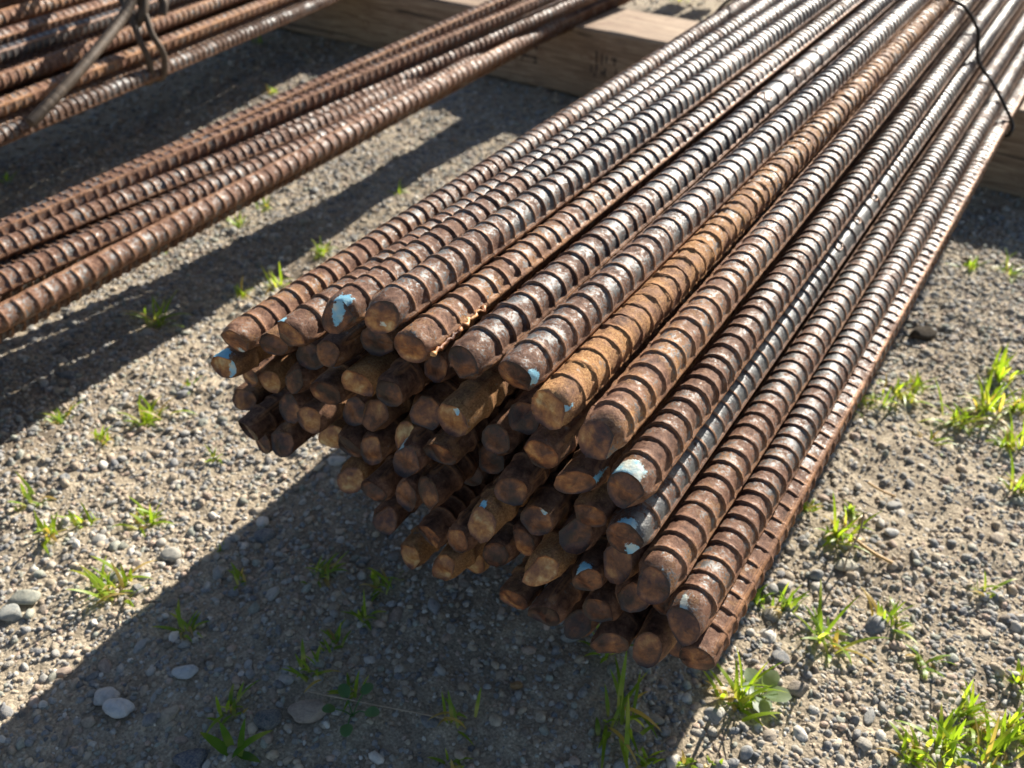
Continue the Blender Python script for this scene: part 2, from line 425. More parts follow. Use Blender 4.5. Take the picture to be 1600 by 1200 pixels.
def mat_rebar():
    """Object colour: R = share of bare mill scale, G = share of orange rust, B = brightness of the rust."""
    k = NT("rusty_rebar")
    v = k.coords()
    sep = k.n("ShaderNodeSeparateColor"); k.l(k.oi.outputs["Color"], sep.inputs[0])
    R, G, B = sep.outputs[0], sep.outputs[1], sep.outputs[2]
    rib = k.n("ShaderNodeAttribute", attribute_name="ribh").outputs["Fac"]
    paint = k.n("ShaderNodeAttribute", attribute_name="paint").outputs["Fac"]
    sx = k.n("ShaderNodeSeparateXYZ"); k.l(k.tc.outputs["Object"], sx.inputs[0])
    along = sx.outputs[1]
    n_big = k.noise(v, 34, 4, .6)
    n_mid = k.noise(v, 150, 6, .70, .4)
    n_fine = k.noise(v, 640, 4, .75)
    n_pit = k.noise(v, 1500, 2, .6)
    brown = k.ramp(n_mid, [(.28, (.036, .019, .014)), (.43, (.098, .050, .034)), (.57, (.18, .096, .062)), (.74, (.30, .180, .110))])
    orange = k.ramp(n_fine, [(.3, (.17, .078, .032)), (.5, (.32, .168, .072)), (.7, (.46, .28, .13))])
    # orange where the object's G says so and in the corners at the foot of the ribs
    of = k.math('ADD', k.math('MULTIPLY', G, .95), k.math('MULTIPLY', k.math('SUBTRACT', n_big, .5), 2.0))
    of = k.math('ADD', of, k.math('MULTIPLY', k.math('SUBTRACT', n_fine, .5), .7))
    of = k.smooth(of, .28, .95)
    rust = k.mix(of, brown, orange)
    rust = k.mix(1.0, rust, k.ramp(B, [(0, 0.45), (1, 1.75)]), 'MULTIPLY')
    scale_c = k.ramp(n_mid, [(.3, (.072, .077, .083)), (.55, (.130, .134, .137)), (.75, (.20, .196, .186))])
    # bare mill scale grows away from the cut end; partly reflection put into the colour
    away = k.smooth(along, .005, .45)
    sf = k.math('ADD', k.math('ADD', R, .09), k.math('MULTIPLY', away, .33))
    sf = k.math('ADD', sf, k.math('MULTIPLY', k.math('SUBTRACT', n_big, .5), 1.3))
    sf = k.math('ADD', sf, k.math('MULTIPLY', k.math('SUBTRACT', n_mid, .5), 1.7))
    sf = k.math('ADD', sf, k.math('MULTIPLY', k.math('SUBTRACT', n_fine, .5), 1.6))
    sf = k.smooth(sf, .40, .66)
    ribm = k.math('SUBTRACT', 1.0, k.math('MULTIPLY', k.smooth(rib, .2, .8), .45))
    sf = k.math('MULTIPLY', sf, ribm)
    col = k.mix(sf, rust, scale_c)
    seamf = k.smooth(rib, 1.02, 1.35)
    flank = k.math('MULTIPLY', k.smooth(rib, .10, .45), k.math('SUBTRACT', 1.0, k.smooth(rib, .75, .98)))
    edge = k.math('MULTIPLY', k.math('MAXIMUM', k.math('MULTIPLY', seamf, .75), k.math('MULTIPLY', flank, .55)), k.smooth(n_big, .25, .6))
    col = k.mix(edge, col, k.mix(n_fine, (.20, .085, .04), (.46, .24, .11)))
    # dark pits
    pit = k.smooth(n_pit, .60, .72)
    col = k.mix(k.math('MULTIPLY', pit, .55), col, (.03, .018, .014))
    # paint
    pf = k.math('MULTIPLY', k.smooth(k.math('ADD', k.math('ADD', paint, k.math('MULTIPLY', k.math('SUBTRACT', n_mid, .5), 1.5)), k.math('MULTIPLY', k.math('SUBTRACT', n_fine, .5), .9)), .46, .66), .92)
    pcol = k.ramp(n_big, [(.40, (.20, .50, .68)), (.52, (.34, .60, .70)), (.60, (.66, .70, .62))])
    col = k.mix(pf, col, pcol)
    k.l(col, k.b.inputs["Base Color"])
    nop = k.math('SUBTRACT', 1.0, pf)
    k.l(k.math('MULTIPLY', k.math('MULTIPLY', sf, .6), nop), k.b.inputs["Metallic"])
    ro = k.math('SUBTRACT', .70, k.math('MULTIPLY', sf, .32))
    k.l(k.math('ADD', .16, k.math('MULTIPLY', sf, .22)), k.b.inputs['Specular IOR Level'])
    ro = k.math('ADD', ro, k.math('MULTIPLY', k.math('SUBTRACT', n_fine, .5), .35))
    ro = k.math('ADD', ro, k.math('MULTIPLY', of, .12))
    k.l(ro, k.b.inputs["Roughness"])
    h = k.math('ADD', k.math('MULTIPLY', n_fine, 1.0), k.math('MULTIPLY', n_mid, 1.2))
    h = k.math('SUBTRACT', h, k.math('MULTIPLY', pit, .5))
    k.bump(h, .75, .0007)
    return k.m

def mat_cut():
    k = NT("rusty_cut_face")
    v = k.coords()
    sep = k.n("ShaderNodeSeparateColor"); k.l(k.oi.outputs["Color"], sep.inputs[0])
    G, B = sep.outputs[1], sep.outputs[2]
    paint = k.n("ShaderNodeAttribute", attribute_name="paint").outputs["Fac"]
    cen = k.n('ShaderNodeAttribute', attribute_name='cen').outputs['Fac']
    n_big = k.noise(v, 60, 2, .5, .3)
    n_mid = k.noise(v, 260, 6, .7, .2)
    n_fine = k.noise(v, 900, 3, .7)
    f = k.math('ADD', k.math('ADD', k.math('MULTIPLY', n_big, .62), k.math('MULTIPLY', n_mid, .38)), k.math('MULTIPLY', k.math('SUBTRACT', k.smooth(cen, .0, .22), .55), .09))
    f = k.math('ADD', f, k.math('MULTIPLY', k.math('SUBTRACT', G, .5), .28))
    c = k.ramp(f, [(.36, (.028, .015, .012)), (.46, (.105, .042, .023)), (.55, (.24, .095, .038)), (.64, (.42, .205, .072)), (.74, (.60, .44, .21))])
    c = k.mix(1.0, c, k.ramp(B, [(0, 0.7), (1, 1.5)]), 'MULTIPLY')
    pf = k.math('MULTIPLY', k.smooth(k.math('ADD', k.math('ADD', paint, k.math('MULTIPLY', k.math('SUBTRACT', n_mid, .5), 1.6)), k.math('MULTIPLY', k.math('SUBTRACT', n_fine, .5), .8)), .46, .66), .92)
    pcol = k.ramp(n_big, [(.40, (.20, .50, .68)), (.52, (.34, .60, .70)), (.60, (.62, .66, .58))])
    c = k.mix(pf, c, pcol)
    k.l(c, k.b.inputs["Base Color"])
    k.l(k.math('ADD', .30, k.math('MULTIPLY', n_mid, .35)), k.b.inputs["Roughness"])
    k.bump(k.math('ADD', n_mid, k.math('MULTIPLY', n_fine, .4)), .6, .0009)
    return k.m

def mat_ground():
    k = NT("sandy_soil")
    v = k.coords(False)
    n1 = k.noise(v, 3.2, 4, .6)
    n2 = k.noise(v, 45, 5, .7)
    n3 = k.noise(v, 420, 4, .75)
    c = k.ramp(n2, [(.28, (.20, .162, .118)), (.5, (.375, .312, .228)), (.72, (.54, .465, .35))])
    c = k.mix(k.smooth(n1, .50, .72), c, (.195, .155, .115), 'MIX')
    g = k.ramp(n3, [(.3, .55), (.5, 1.0), (.7, 1.5)])
    c = k.mix(1.0, c, g, 'MULTIPLY')
    vo = k.n("ShaderNodeTexVoronoi"); vo.inputs["Scale"].default_value = 260
    k.l(v, vo.inputs["Vector"])
    c = k.mix(.35, c, k.mix(1.0, c, k.ramp(vo.outputs["Distance"], [(0, 1.5), (.6, .6)]), 'MULTIPLY'))
    k.l(c, k.b.inputs["Base Color"])
    k.b.inputs["Roughness"].default_value = .92
    k.b.inputs["Specular IOR Level"].default_value = .25
    h = k.math('ADD', n3, k.math('MULTIPLY', vo.outputs["Distance"], -.8))
    k.bump(h, .8, .0022)
    return k.m

def mat_pebble(instanced):
    k = NT("gravel_stone" if instanced else "pebble_stone")
    v = k.coords()
    if instanced:
        col = k.n("ShaderNodeAttribute", attribute_name="col", attribute_type='INSTANCER').outputs["Color"]
    else:
        col = k.oi.outputs["Color"]
    n1 = k.noise(v, 1.4 if instanced else 1.7, 5, .65, .5)
    n2 = k.noise(v, 9, 4, .7)
    c = k.mix(1.0, col, k.ramp(n1, [(.3, .62), (.5, 1.0), (.7, 1.35)]), 'MULTIPLY')
    c = k.mix(1.0, c, k.ramp(n2, [(.3, .75), (.7, 1.25)]), 'MULTIPLY')
    # dust lying on the stone
    ge = k.n("ShaderNodeNewGeometry")
    c = k.mix(k.math('MULTIPLY', k.smooth(k.math('ADD', n2, k.math('MULTIPLY', n1, .6)), .66, .98), .5), c, (.40, .33, .235))
    k.l(c, k.b.inputs["Base Color"])
    k.b.inputs["Roughness"].default_value = .74
    k.b.inputs["Specular IOR Level"].default_value = .35
    k.bump(k.math('ADD', n2, n1), .35, .12)
    return k.m

def mat_blade(name, base, tip):
    k = NT(name)
    at = k.n("ShaderNodeAttribute", attribute_name="tip").outputs["Fac"]
    oi = k.n("ShaderNodeObjectInfo")
    f = k.math('ADD', at, k.math('MULTIPLY', k.math('SUBTRACT', oi.outputs["Random"], .5), .7))
    c = k.ramp(f, [(0.0, base[0]), (.25, base[1]), (.8, tip[0]), (1.0, tip[1])])
    k.l(c, k.b.inputs["Base Color"])
    k.b.inputs["Roughness"].default_value = .42
    tr = k.n("ShaderNodeBsdfTranslucent")
    k.l(k.mix(1.0, c, (1.5, 1.5, .6), 'MULTIPLY'), tr.inputs["Color"])
    mx = k.n("ShaderNodeMixShader"); mx.inputs[0].default_value = .6
    k.l(k.b.outputs[0], mx.inputs[1]); k.l(tr.outputs[0], mx.inputs[2])
    k.l(mx.outputs[0], k.out.inputs["Surface"])
    return k.m

def mat_simple(name, c0, c1, scale, rough=.6, metal=0.0, bump=(.4, .001), stretch=None):
    k = NT(name)
    v = k.coords()
    if stretch:
        mp = k.n("ShaderNodeMapping"); mp.inputs["Scale"].default_value = stretch
        k.l(v, mp.inputs["Vector"]); v = mp.outputs[0]
    n1 = k.noise(v, scale, 5, .65, .3)
    n2 = k.noise(v, scale * 6, 3, .6)
    f = k.math('ADD', k.math('MULTIPLY', n1, .7), k.math('MULTIPLY', n2, .3))
    k.l(k.ramp(f, [(.35, c0), (.65, c1)]), k.b.inputs["Base Color"])
    k.b.inputs["Roughness"].default_value = rough
    k.b.inputs["Metallic"].default_value = metal
    k.bump(f, *bump)
    return k.m

def mat_wood():
    k = NT("sawn_timber")
    v = k.coords(False)
    mp = k.n("ShaderNodeMapping"); mp.inputs["Scale"].default_value = (1.2, 16, 16)
    k.l(v, mp.inputs["Vector"])
    g = k.noise(mp.outputs[0], 7, 6, .65, 1.2)
    b = k.noise(v, 5, 4, .6)
    c = k.ramp(g, [(.3, (.155, .095, .06)), (.5, (.31, .215, .14)), (.7, (.47, .36, .245))])
    c = k.mix(k.math('MULTIPLY', k.smooth(b, .45, .7), .5), c, (.17, .11, .07))
    mp2 = k.n('ShaderNodeMapping'); mp2.inputs['Scale'].default_value = (1.0, 30, 30)
    k.l(v, mp2.inputs['Vector'])
    cr = k.smooth(k.noise(mp2.outputs[0], 2.6, 3, .5, .6), .64, .68)
    c = k.mix(k.math('MULTIPLY', cr, .8), c, (.035, .025, .02))
    c = k.mix(k.math('MULTIPLY', k.smooth(k.noise(v, 16, 4, .7, .5), .54, .70), .55), c, (.15, .075, .04))
    k.l(c, k.b.inputs["Base Color"])
    k.b.inputs["Roughness"].default_value = .8
    k.bump(g, .4, .002)
    return k.m

M_BAR, M_CUT, M_GROUND = mat_rebar(), mat_cut(), mat_ground()
M_GRAVEL, M_PEBBLE = mat_pebble(True), mat_pebble(False)
M_BLADE = [mat_blade("grass_blade", ((.42, .44, .16), (.21, .32, .05)), ((.20, .32, .04), (.36, .42, .09))),
           mat_blade("young_grass_blade", ((.44, .44, .12), (.27, .38, .04)), ((.26, .40, .035), (.42, .46, .08))),
           mat_blade("broad_grass_blade", ((.20, .28, .07), (.10, .21, .03)), ((.10, .22, .025), (.20, .28, .05)))]
M_DEAD = mat_blade("dead_grass_blade", ((.42, .30, .12), (.45, .33, .13)), ((.50, .38, .16), (.55, .42, .20)))
M_LEAF = mat_blade("clover_leaf", ((.14, .22, .10), (.13, .25, .12)), ((.14, .28, .13), (.18, .30, .16)))
M_PALE = mat_blade("pale_weed_leaf", ((.20, .25, .15), (.22, .30, .20)), ((.26, .33, .24), (.30, .36, .28)))
M_STRAW = mat_simple("dry_straw", (.38, .20, .06), (.60, .38, .14), 60, .6)
M_TWIG = mat_simple("dry_twig", (.22, .17, .12), (.42, .34, .25), 80, .7)
M_WIRE = mat_simple("black_tie_wire", (.012, .012, .012), (.05, .038, .032), 90, .5, .5, (.3, .0005))
M_HOOK = mat_simple("dull_tie_rod", (.04, .028, .020), (.115, .08, .053), 70, .7, .1, (.5, .0008))
M_WOOD = mat_wood()
M_INK = mat_simple("faded_stamp_ink", (.02, .018, .02), (.09, .065, .05), 60, .8)
M_CLOD = mat_simple("earth_clod", (.03, .022, .014), (.10, .07, .04), 60, .95, 0, (.9, .004))

# ------------------------------------------------------------------ ground
def ground():
    def axis(a, b, step, lo, hi):
        core = np.arange(a, b, step)
        def out(start, lim, s):
            r, x = [], start
            while abs(x) < abs(lim) :
                s *= 1.22
                x = x + s if lim > start else x - s
                r.append(x)
            return r
        return np.array(sorted(out(a, lo, step)[::-1] + core.tolist() + out(core[-1], hi, step)))
    xs = axis(-1.5, .75, .0055, -40, 40)
    ys = axis(-.32, 2.1, .0055, -40, 60)
    Xg, Yg = np.meshgrid(xs, ys, indexing='ij')
    Z = ground_z(Xg, Yg)
    V = np.stack([Xg, Yg, Z], -1).reshape(-1, 3)
    idx = np.arange(len(V)).reshape(Xg.shape)
    q = np.stack([idx[:-1, :-1], idx[1:, :-1], idx[1:, 1:], idx[:-1, 1:]], -1).reshape(-1, 4)
    o = link("ground", make_mesh("ground", V, q, M_GROUND))
    return tag(o, kind="structure")
GROUND = ground()

# ---- pebbles: variants, loose stones, gravel
def ico(sub):
    import bmesh
    bm = bmesh.new()
    bmesh.ops.create_icosphere(bm, subdivisions=sub, radius=1.0)
    V = np.array([v.co[:] for v in bm.verts]); F = np.array([[v.index for v in f.verts] for f in bm.faces])
    bm.free()
    return V, F
def pebble_shape(seed, sub=3, rough=.16, flat=.62, facet=0):
    r = np.random.default_rng(seed)
    V, F = ico(sub)
    d = np.ones(len(V))
    for f in (1.3, 2.4, 4.2):
        for _ in range(5):
            w = r.normal(size=3) * f; ph = r.random() * 6.28
            d += rough / f * .55 * np.sin(V @ w + ph)
    P = V * d[:, None]
    for _ in range(facet):                                   # broken faces
        n = r.normal(size=3); n /= np.linalg.norm(n); c = r.uniform(.55, .82)
        s = P @ n
        P = P - np.clip(s - c, 0, None)[:, None] * n * .85
    P *= np.array([1.0, r.uniform(.68, .95), flat * r.uniform(.85, 1.2)])
    return P, F
PEB = []
for i in range(10):
    P, F = pebble_shape(100 + i, 3, .2, .66, facet=[1, 4, 2, 6, 3, 5, 7, 0, 4, 8][i])
    PEB.append((P, F))
PAL = np.array([(.30, .31, .31), (.20, .22, .245), (.40, .385, .355), (.44, .375, .29), (.36, .295, .23), (.38, .29, .24), (.13, .15, .18), (.60, .58, .54), (.27, .30, .27), (.19, .165, .145)])
PALW = np.array([.16, .13, .14, .14, .11, .07, .07, .05, .08, .05]); PALW /= PALW.sum()

def in_view(x, y, margin=.03):
    M = np.array(cam.matrix_world)
    d = np.stack([x, y, np.zeros_like(x)], -1) - M[:3, 3]
    cc = d @ M[:3, :3]
    u, v = cc[..., 0] / -cc[..., 2], cc[..., 1] / -cc[..., 2]
    return (cc[..., 2] < -.05) & (abs(u) < 800 / 1400 + margin) & (abs(v) < 600 / 1400 + margin), -cc[..., 2]

# individual pebbles: parts of the ground
PEB_ME = [make_mesh("pebble", P, F, M_PEBBLE) for P, F in PEB]
cand = []
r2 = np.random.default_rng(21)
while len(cand) < 300:
    x, y = r2.uniform(-1.3, .75), r2.uniform(-.3, 1.6)
    ok, z = in_view(np.array([x]), np.array([y]), -.01)
    if not ok[0] or r2.random() > (.75 / max(z[0], .6)) ** 1.6: continue
    if -.30 < x < .08 and y > .35: continue
    rad = float(np.clip(r2.lognormal(math.log(.0066), .28), .0050, .0135))
    if any((x - a) ** 2 + (y - b) ** 2 < (rad + c) ** 2 for a, b, c in cand): continue
    if any((x - s[0]) ** 2 + (y - s[1]) ** 2 < (rad + s[2]) ** 2 for s in STONES): continue
    cand.append((x, y, rad))
for x, y, rad in cand:
    o = link("pebble", PEB_ME[r2.integers(10)], GROUND, (x, y, float(ground_z(x, y)) + rad * .02),
             (r2.normal() * .25, r2.normal() * .25, r2.uniform(0, 6.28)), (rad * r2.uniform(.9, 1.25), rad, rad * r2.uniform(.8, 1.1)))
    c = PAL[r2.choice(10, p=PALW)] * r2.uniform(.8, 1.2)
    o.color = (*c, 1)
KEEP = np.array(cand)

for k, (x, y, a, b, c, lab) in enumerate(STONES):
    clod = "clod" in lab
    P, F = pebble_shape(500 + k, 3, .3 if clod else .18, .95 if clod else .7, facet=[0, 0, 2, 1, 2, 7, 3, 1, 3, 9, 3, 0, 1, 1, 2, 2, 4][k])
    me = make_mesh("earth_clod" if clod else "stone", P, F, M_CLOD if clod else M_PEBBLE)
    o = link("earth_clod" if clod else "stone", me, None, (x, y, float(ground_z(x, y)) + b * .35), (0, 0, .5), (a, (a + b) * .5, b * .85))
    o.color = (*c, 1)
    tag(o, lab, "clod" if clod else "stone", None if clod else "loose stones on the gravel")

# gravel: nobody could count it
def gravel():
    r = np.random.default_rng(5)
    pts = []
    def scatter(n, x0, x1, y0, y1, mu, sg, lo, hi):
        x, y = r.uniform(x0, x1, n), r.uniform(y0, y1, n)
        ok, z = in_view(x, y, .12)
        x, y = x[ok], y[ok]
        s = np.clip(r.lognormal(math.log(mu), sg, len(x)), lo, hi)
        # bare sandy patches
        dens = value_noise(x, y, .22, 40) * .8 + value_noise(x, y, .05, 41) * .5
        keep = r.random(len(x)) < np.clip(.80 + dens * 1.0, .35, 1)
        pts.append(np.stack([x[keep], y[keep], s[keep]], -1))
    scatter(150000, -1.5, .8, -.35, 1.3, .0019, .35, .0009, .0034)
    scatter(62000, -1.5, .8, -.35, 1.3, .0034, .28, .0024, .0058)
    scatter(7000, -1.5, .8, -.35, 1.5, .0056, .22, .0042, .0085)
    scatter(26000, -3.2, 1.2, 1.2, 4.2, .0052, .3, .003, .011)
    scatter(16000, -3.2, -1.4, -.2, 1.4, .0048, .3, .003, .010)
    A = np.concatenate(pts)
    # keep clear of the individual stones
    grid = {}
    for x, y, s in list(map(tuple, KEEP)) + [(q[0], q[1], q[2]) for q in STONES]:
        grid.setdefault((int(x // .03), int(y // .03)), []).append((x, y, s))
    keep = np.ones(len(A), bool)
    for i, (x, y, s) in enumerate(A):
        gx, gy = int(x // .03), int(y // .03)
        for dx in (-1, 0, 1):
            for dy in (-1, 0, 1):
                for (a, b, c) in grid.get((gx + dx, gy + dy), ()):
                    if (x - a) ** 2 + (y - b) ** 2 < (c * .9) ** 2: keep[i] = False
    A = A[keep]
    n = len(A)
    z = ground_z(A[:, 0], A[:, 1]) + A[:, 2] * r.uniform(-.40, .22, n)
    me = bpy.data.meshes.new("gravel")
    me.vertices.add(n)
    me.vertices.foreach_set("co", np.stack([A[:, 0], A[:, 1], z], -1).astype(np.float32).ravel())
    rot = np.stack([r.normal(size=n) * .35, r.normal(size=n) * .35, r.uniform(0, 6.28, n)], -1).astype(np.float32)
    scl = (A[:, 2:3] * r.uniform(.75, 1.25, (n, 3))).astype(np.float32)
    col = PAL[r.choice(10, size=n, p=PALW)] * r.uniform(.75, 1.3, (n, 1)) * np.array([1.10, 1.08, 1.05])
    col = np.concatenate([col, np.ones((n, 1))], 1).astype(np.float32)
    for nm, typ, arr, key in (("rot", 'FLOAT_VECTOR', rot, "vector"), ("scl", 'FLOAT_VECTOR', scl, "vector"), ("col", 'FLOAT_COLOR', col, "color")):
        a = me.attributes.new(nm, typ, 'POINT'); a.data.foreach_set(key, arr.ravel())
    a = me.attributes.new("pick", 'INT', 'POINT'); a.data.foreach_set("value", r.integers(0, 10, n).astype(np.int32))
    o = link("gravel", me)
    tag(o, "fine mixed grey and tan gravel covering the sandy soil", None, None, "stuff")
    src = bpy.data.collections.new("gravel_shapes")
    for i, (P, F) in enumerate(PEB):
        P2, F2 = pebble_shape(300 + i, 2, .2, .68, facet=[4, 7, 5, 9, 6, 3, 8, 10, 1, 11][i])
        so = bpy.data.objects.new("gravel_shape_%02d" % i, make_mesh("gravel_shape", P2, F2, M_GRAVEL))
        src.objects.link(so)
    g = bpy.data.node_groups.new("scatter_gravel", 'GeometryNodeTree')
    g.interface.new_socket("Geometry", in_out='INPUT', socket_type='NodeSocketGeometry')
    g.interface.new_socket("Geometry", in_out='OUTPUT', socket_type='NodeSocketGeometry')
    gi, go = g.nodes.new("NodeGroupInput"), g.nodes.new("NodeGroupOutput")
    iop = g.nodes.new("GeometryNodeInstanceOnPoints")
    ci = g.nodes.new("GeometryNodeCollectionInfo")
    ci.inputs["Collection"].default_value = src
    ci.inputs["Separate Children"].default_value = True
    ci.inputs["Reset Children"].default_value = True
    g.links.new(gi.outputs[0], iop.inputs["Points"])
    g.links.new(ci.outputs[0], iop.inputs["Instance"])
    iop.inputs["Pick Instance"].default_value = True
    def named(nm, typ):
        nd = g.nodes.new("GeometryNodeInputNamedAttribute"); nd.data_type = typ
        nd.inputs["Name"].default_value = nm
        return next(s for s in nd.outputs if s.enabled and s.name == "Attribute")
    g.links.new(named("pick", 'INT'), iop.inputs["Instance Index"])
    er = g.nodes.new("FunctionNodeEulerToRotation")
    g.links.new(named("rot", 'FLOAT_VECTOR'), er.inputs[0])
    g.links.new(er.outputs[0], iop.inputs["Rotation"])
    g.links.new(named("scl", 'FLOAT_VECTOR'), iop.inputs["Scale"])
    g.links.new(iop.outputs[0], go.inputs[0])
    md = o.modifiers.new("scatter", 'NODES'); md.node_group = g
    return o
gravel()

# ------------------------------------------------------------------ timber bearer under the bars
def timber():
    x0, x1 = -3.4, 1.6
    L = x1 - x0
    H, W = .153, .205
    n = 60
    r = np.random.default_rng(3)
    prof = []
    b = .004
    for (y, z) in ((b, 0), (W - b, 0), (W, b), (W, H - b), (W - b, H), (b, H), (0, H - b), (0, b)):
        prof.append((y, z))
    prof = np.array(prof)
    xs = np.linspace(0, L, n)
    V = np.zeros((n, 8, 3))
    for i, x in enumerate(xs):
        V[i, :, 0] = x
        V[i, :, 1] = prof[:, 0] + r.normal(size=8) * .0007
        V[i, :, 2] = prof[:, 1] + r.normal(size=8) * .0007
    idx = np.arange(n * 8).reshape(n, 8)
    a, c = idx[:-1], idx[1:]
    q = np.stack([a, c, np.roll(c, -1, 1), np.roll(a, -1, 1)], -1).reshape(-1, 4)
    Vf = V.reshape(-1, 3)
    caps = [np.array([[0, 1, 2, 3], [0, 3, 4, 7], [4, 5, 6, 7]]), np.array([[3, 2, 1, 0], [7, 4, 3, 0], [7, 6, 5, 4]]) + (n - 1) * 8]
    rz = math.atan2(1.414 - 1.462, .129 + .753)
    o = link("timber_bearer", make_mesh("timber_bearer", Vf, [q] + caps, M_WOOD, smooth=False), None,
             (x0, 1.462 + (x0 + .753) * math.tan(rz), .002), (0, 0, rz))
    tag(o, "long square sawn timber lying under all the steel bars", "timber")
    # faded stamp on the front face: rows of broken strokes that can no longer be read
    rr = np.random.default_rng(12)
    for cx in (-.93, -.72, -.62):
        vv, ff = [], []
        for row in range(2):
            for ch in range(3):
                for s in range(3):
                    x = cx - x0 + ch * .026 + rr.uniform(0, .016); z = .052 + row * .03 + rr.uniform(0, .014)
                    w, h = (.0035, rr.uniform(.008, .018)) if rr.random() < .6 else (rr.uniform(.006, .014), .0035)
                    k = len(vv)
                    vv += [(x, -.0022, z), (x + w, -.0022, z), (x + w, -.0022, z + h), (x, -.0022, z + h)]
                    ff.append((k, k + 1, k + 2, k + 3))
        m = link("ink_stamp", make_mesh("ink_stamp", vv, np.array(ff), M_INK, smooth=False), o)
        m["kind"] = "stuff"
timber()

# ------------------------------------------------------------------ reinforcing bars
R0, RIB = .0125, .00155
TH_HALF = np.array([0, .10, .17, .27, .50, .80, 1.15, 1.55, 1.95, 2.30, 2.62, 2.86, 2.97, 3.04])
TH_FULL = np.concatenate([TH_HALF, TH_HALF + PI])
TH_LOW = np.concatenate([[0, .13, .30, .8, 1.35, 1.9, 2.5, 2.85, 3.01], np.array([0, .13, .30, .8, 1.35, 1.9, 2.5, 2.85, 3.01]) + PI])

def bar_mesh(seed, L, rib_to, level, pitch=.0158, end=None, rough=.00012, skip=None, wear=1.0):
    """bar along +Y from a sheared end at the origin.  level 2 = fine, 1 = medium, 0 = coarse."""
    r = np.random.default_rng(seed)
    th = TH_FULL if level >= 2 else TH_LOW
    nt = len(th)
    roll = end["roll"]
    pitch = pitch * r.uniform(.94, 1.07)
    wearf = r.uniform(8, 14), r.random() * 6.28
    stations = {2: [(0, 0), (.25, 0), (.46, 0), (.52, .03), (.545, .5), (.565, .93), (.60, 1), (.66, .97), (.715, .45), (.77, .05)],
                1: [(0, 0), (.30, 0), (.51, 0), (.56, .95), (.66, .97), (.75, .1)],
                0: [(0, 0), (.50, 0), (.62, 1), (.80, .9)]}[level]
    ys, hs = [0, .0007, .002, .004, .0065, .009], [0] * 6
    bald = end["bald"]
    y = max(bald, .0105)
    k = 0
    while y < rib_to:
        j = 1 + .04 * r.normal()
        hh = (.88 + .14 * math.sin(y * wearf[0] + wearf[1]) + .08 * r.normal()) if level else 1.0
        if skip and skip[0] < y < skip[1] and k % 2 == 0: hh = 0.0
        for s, h in stations:
            ys.append(y + s * pitch * j); hs.append(h * hh)
        y += pitch * j; k += 1
    yy = y + .002
    while yy < L:
        ys.append(yy); hs.append(.35 if level < 2 else 0); yy += .12
    ys.append(L); hs.append(0)
    ys, hs = np.array(ys), np.array(hs)
    n = len(ys)
    Y = np.repeat(ys[:, None], nt, 1)
    Hh = np.repeat(hs[:, None], nt, 1)
    T = np.repeat(th[None, :], n, 0)
    ds = np.minimum(np.minimum(T, abs(T - PI)), 2 * PI - T)                # angle from the nearest seam
    seam = np.clip(1 - (ds - .105) / .085, 0, 1) * 1.45
    win = np.clip((ds - .08) / .22, 0, 1); win = .8 + .2 * win
    hrib = np.maximum(Hh * win, seam)
    endfade = np.clip((Y - .002) / .010, 0, 1)
    seam_end = np.maximum(Hh * win, seam * endfade)
    height = np.where(Y < .014, seam_end, hrib)
    lowf = np.zeros_like(Y)
    for _ in range(6):
        lowf += np.sin(Y * r.uniform(40, 260) + T * r.integers(1, 4) + r.random() * 6.28) * .00007
    fine = r.normal(size=Y.shape) * rough
    rad = R0 + RIB * wear * height * (1 + .10 * r.normal(size=Y.shape) * (height > .3)) + lowf + fine
    # sheared end: the metal is dragged down on one side
    a = T + roll
    roll_side = np.clip(np.cos(a - end["drag"]), 0, 1) ** 1.3
    tz = np.clip(1 - Y / end["draglen"], 0, 1)
    rad = rad * (1 - end["dragamt"] * roll_side * tz ** 2)
    rad = rad * (1 - .025 * np.clip(1 - Y / .0010, 0, 1))
    x0, z0 = rad * np.cos(a), rad * np.sin(a)
    fl = end["flat"] * np.clip(1 - Y / .02, 0, 1)                          # squashed by the shear blades
    for _ in range(end.get("chips", 3)):                                   # sheared and chipped corners
        ph, cc, ll = r.uniform(0, 2 * PI), r.uniform(.66, .94) * R0, r.uniform(.003, .009)
        pr = x0 * math.cos(ph) + z0 * math.sin(ph)
        ex = np.clip(pr - (cc + np.clip(Y / ll, 0, 1) ** 1.5 * (R0 * 1.15 - cc)), 0, None)
        x0, z0 = x0 - ex * math.cos(ph), z0 - ex * math.sin(ph)
    ca, sa = math.cos(end["drag"]), math.sin(end["drag"])
    u = x0 * ca + z0 * sa; w = -x0 * sa + z0 * ca
    u = u * (1 - fl); w = w * (1 + fl * .45)
    x1, z1 = u * ca - w * sa, u * sa + w * ca
    fade = np.clip(1 - Y / .016, 0, 1)
    slant = end["slant"] * np.sin(a - .3) * R0 * np.clip(Y / .03, 0, 1) * .35
    Yp = Y + slant + fade * (end["tx"] * x1 + end["tz"] * z1)
    V = np.stack([x1, Yp, z1], -1).reshape(-1, 3)
    idx = np.arange(n * nt).reshape(n, nt)
    A, B = idx[:-1], idx[1:]
    q = np.stack([A, np.roll(A, -1, 1), np.roll(B, -1, 1), B], -1).reshape(-1, 4)
    c = len(V)
    V = np.vstack([V, [0, L, 0]])
    capf = np.stack([np.full(nt, c), idx[-1], np.roll(idx[-1], -1)], -1)
    pt = end.get("paint")
    paint = np.zeros(len(V))
    if pt:
        pa, pw, pl, ps = pt                                                # angle, half width, length, strength
        da = abs((a - pa + PI) % (2 * PI) - PI)
        paint[:-1] = (ps * np.clip(1.25 - da / pw, 0, 1) * np.clip(1.3 - Y / pl, 0, 1)).ravel()
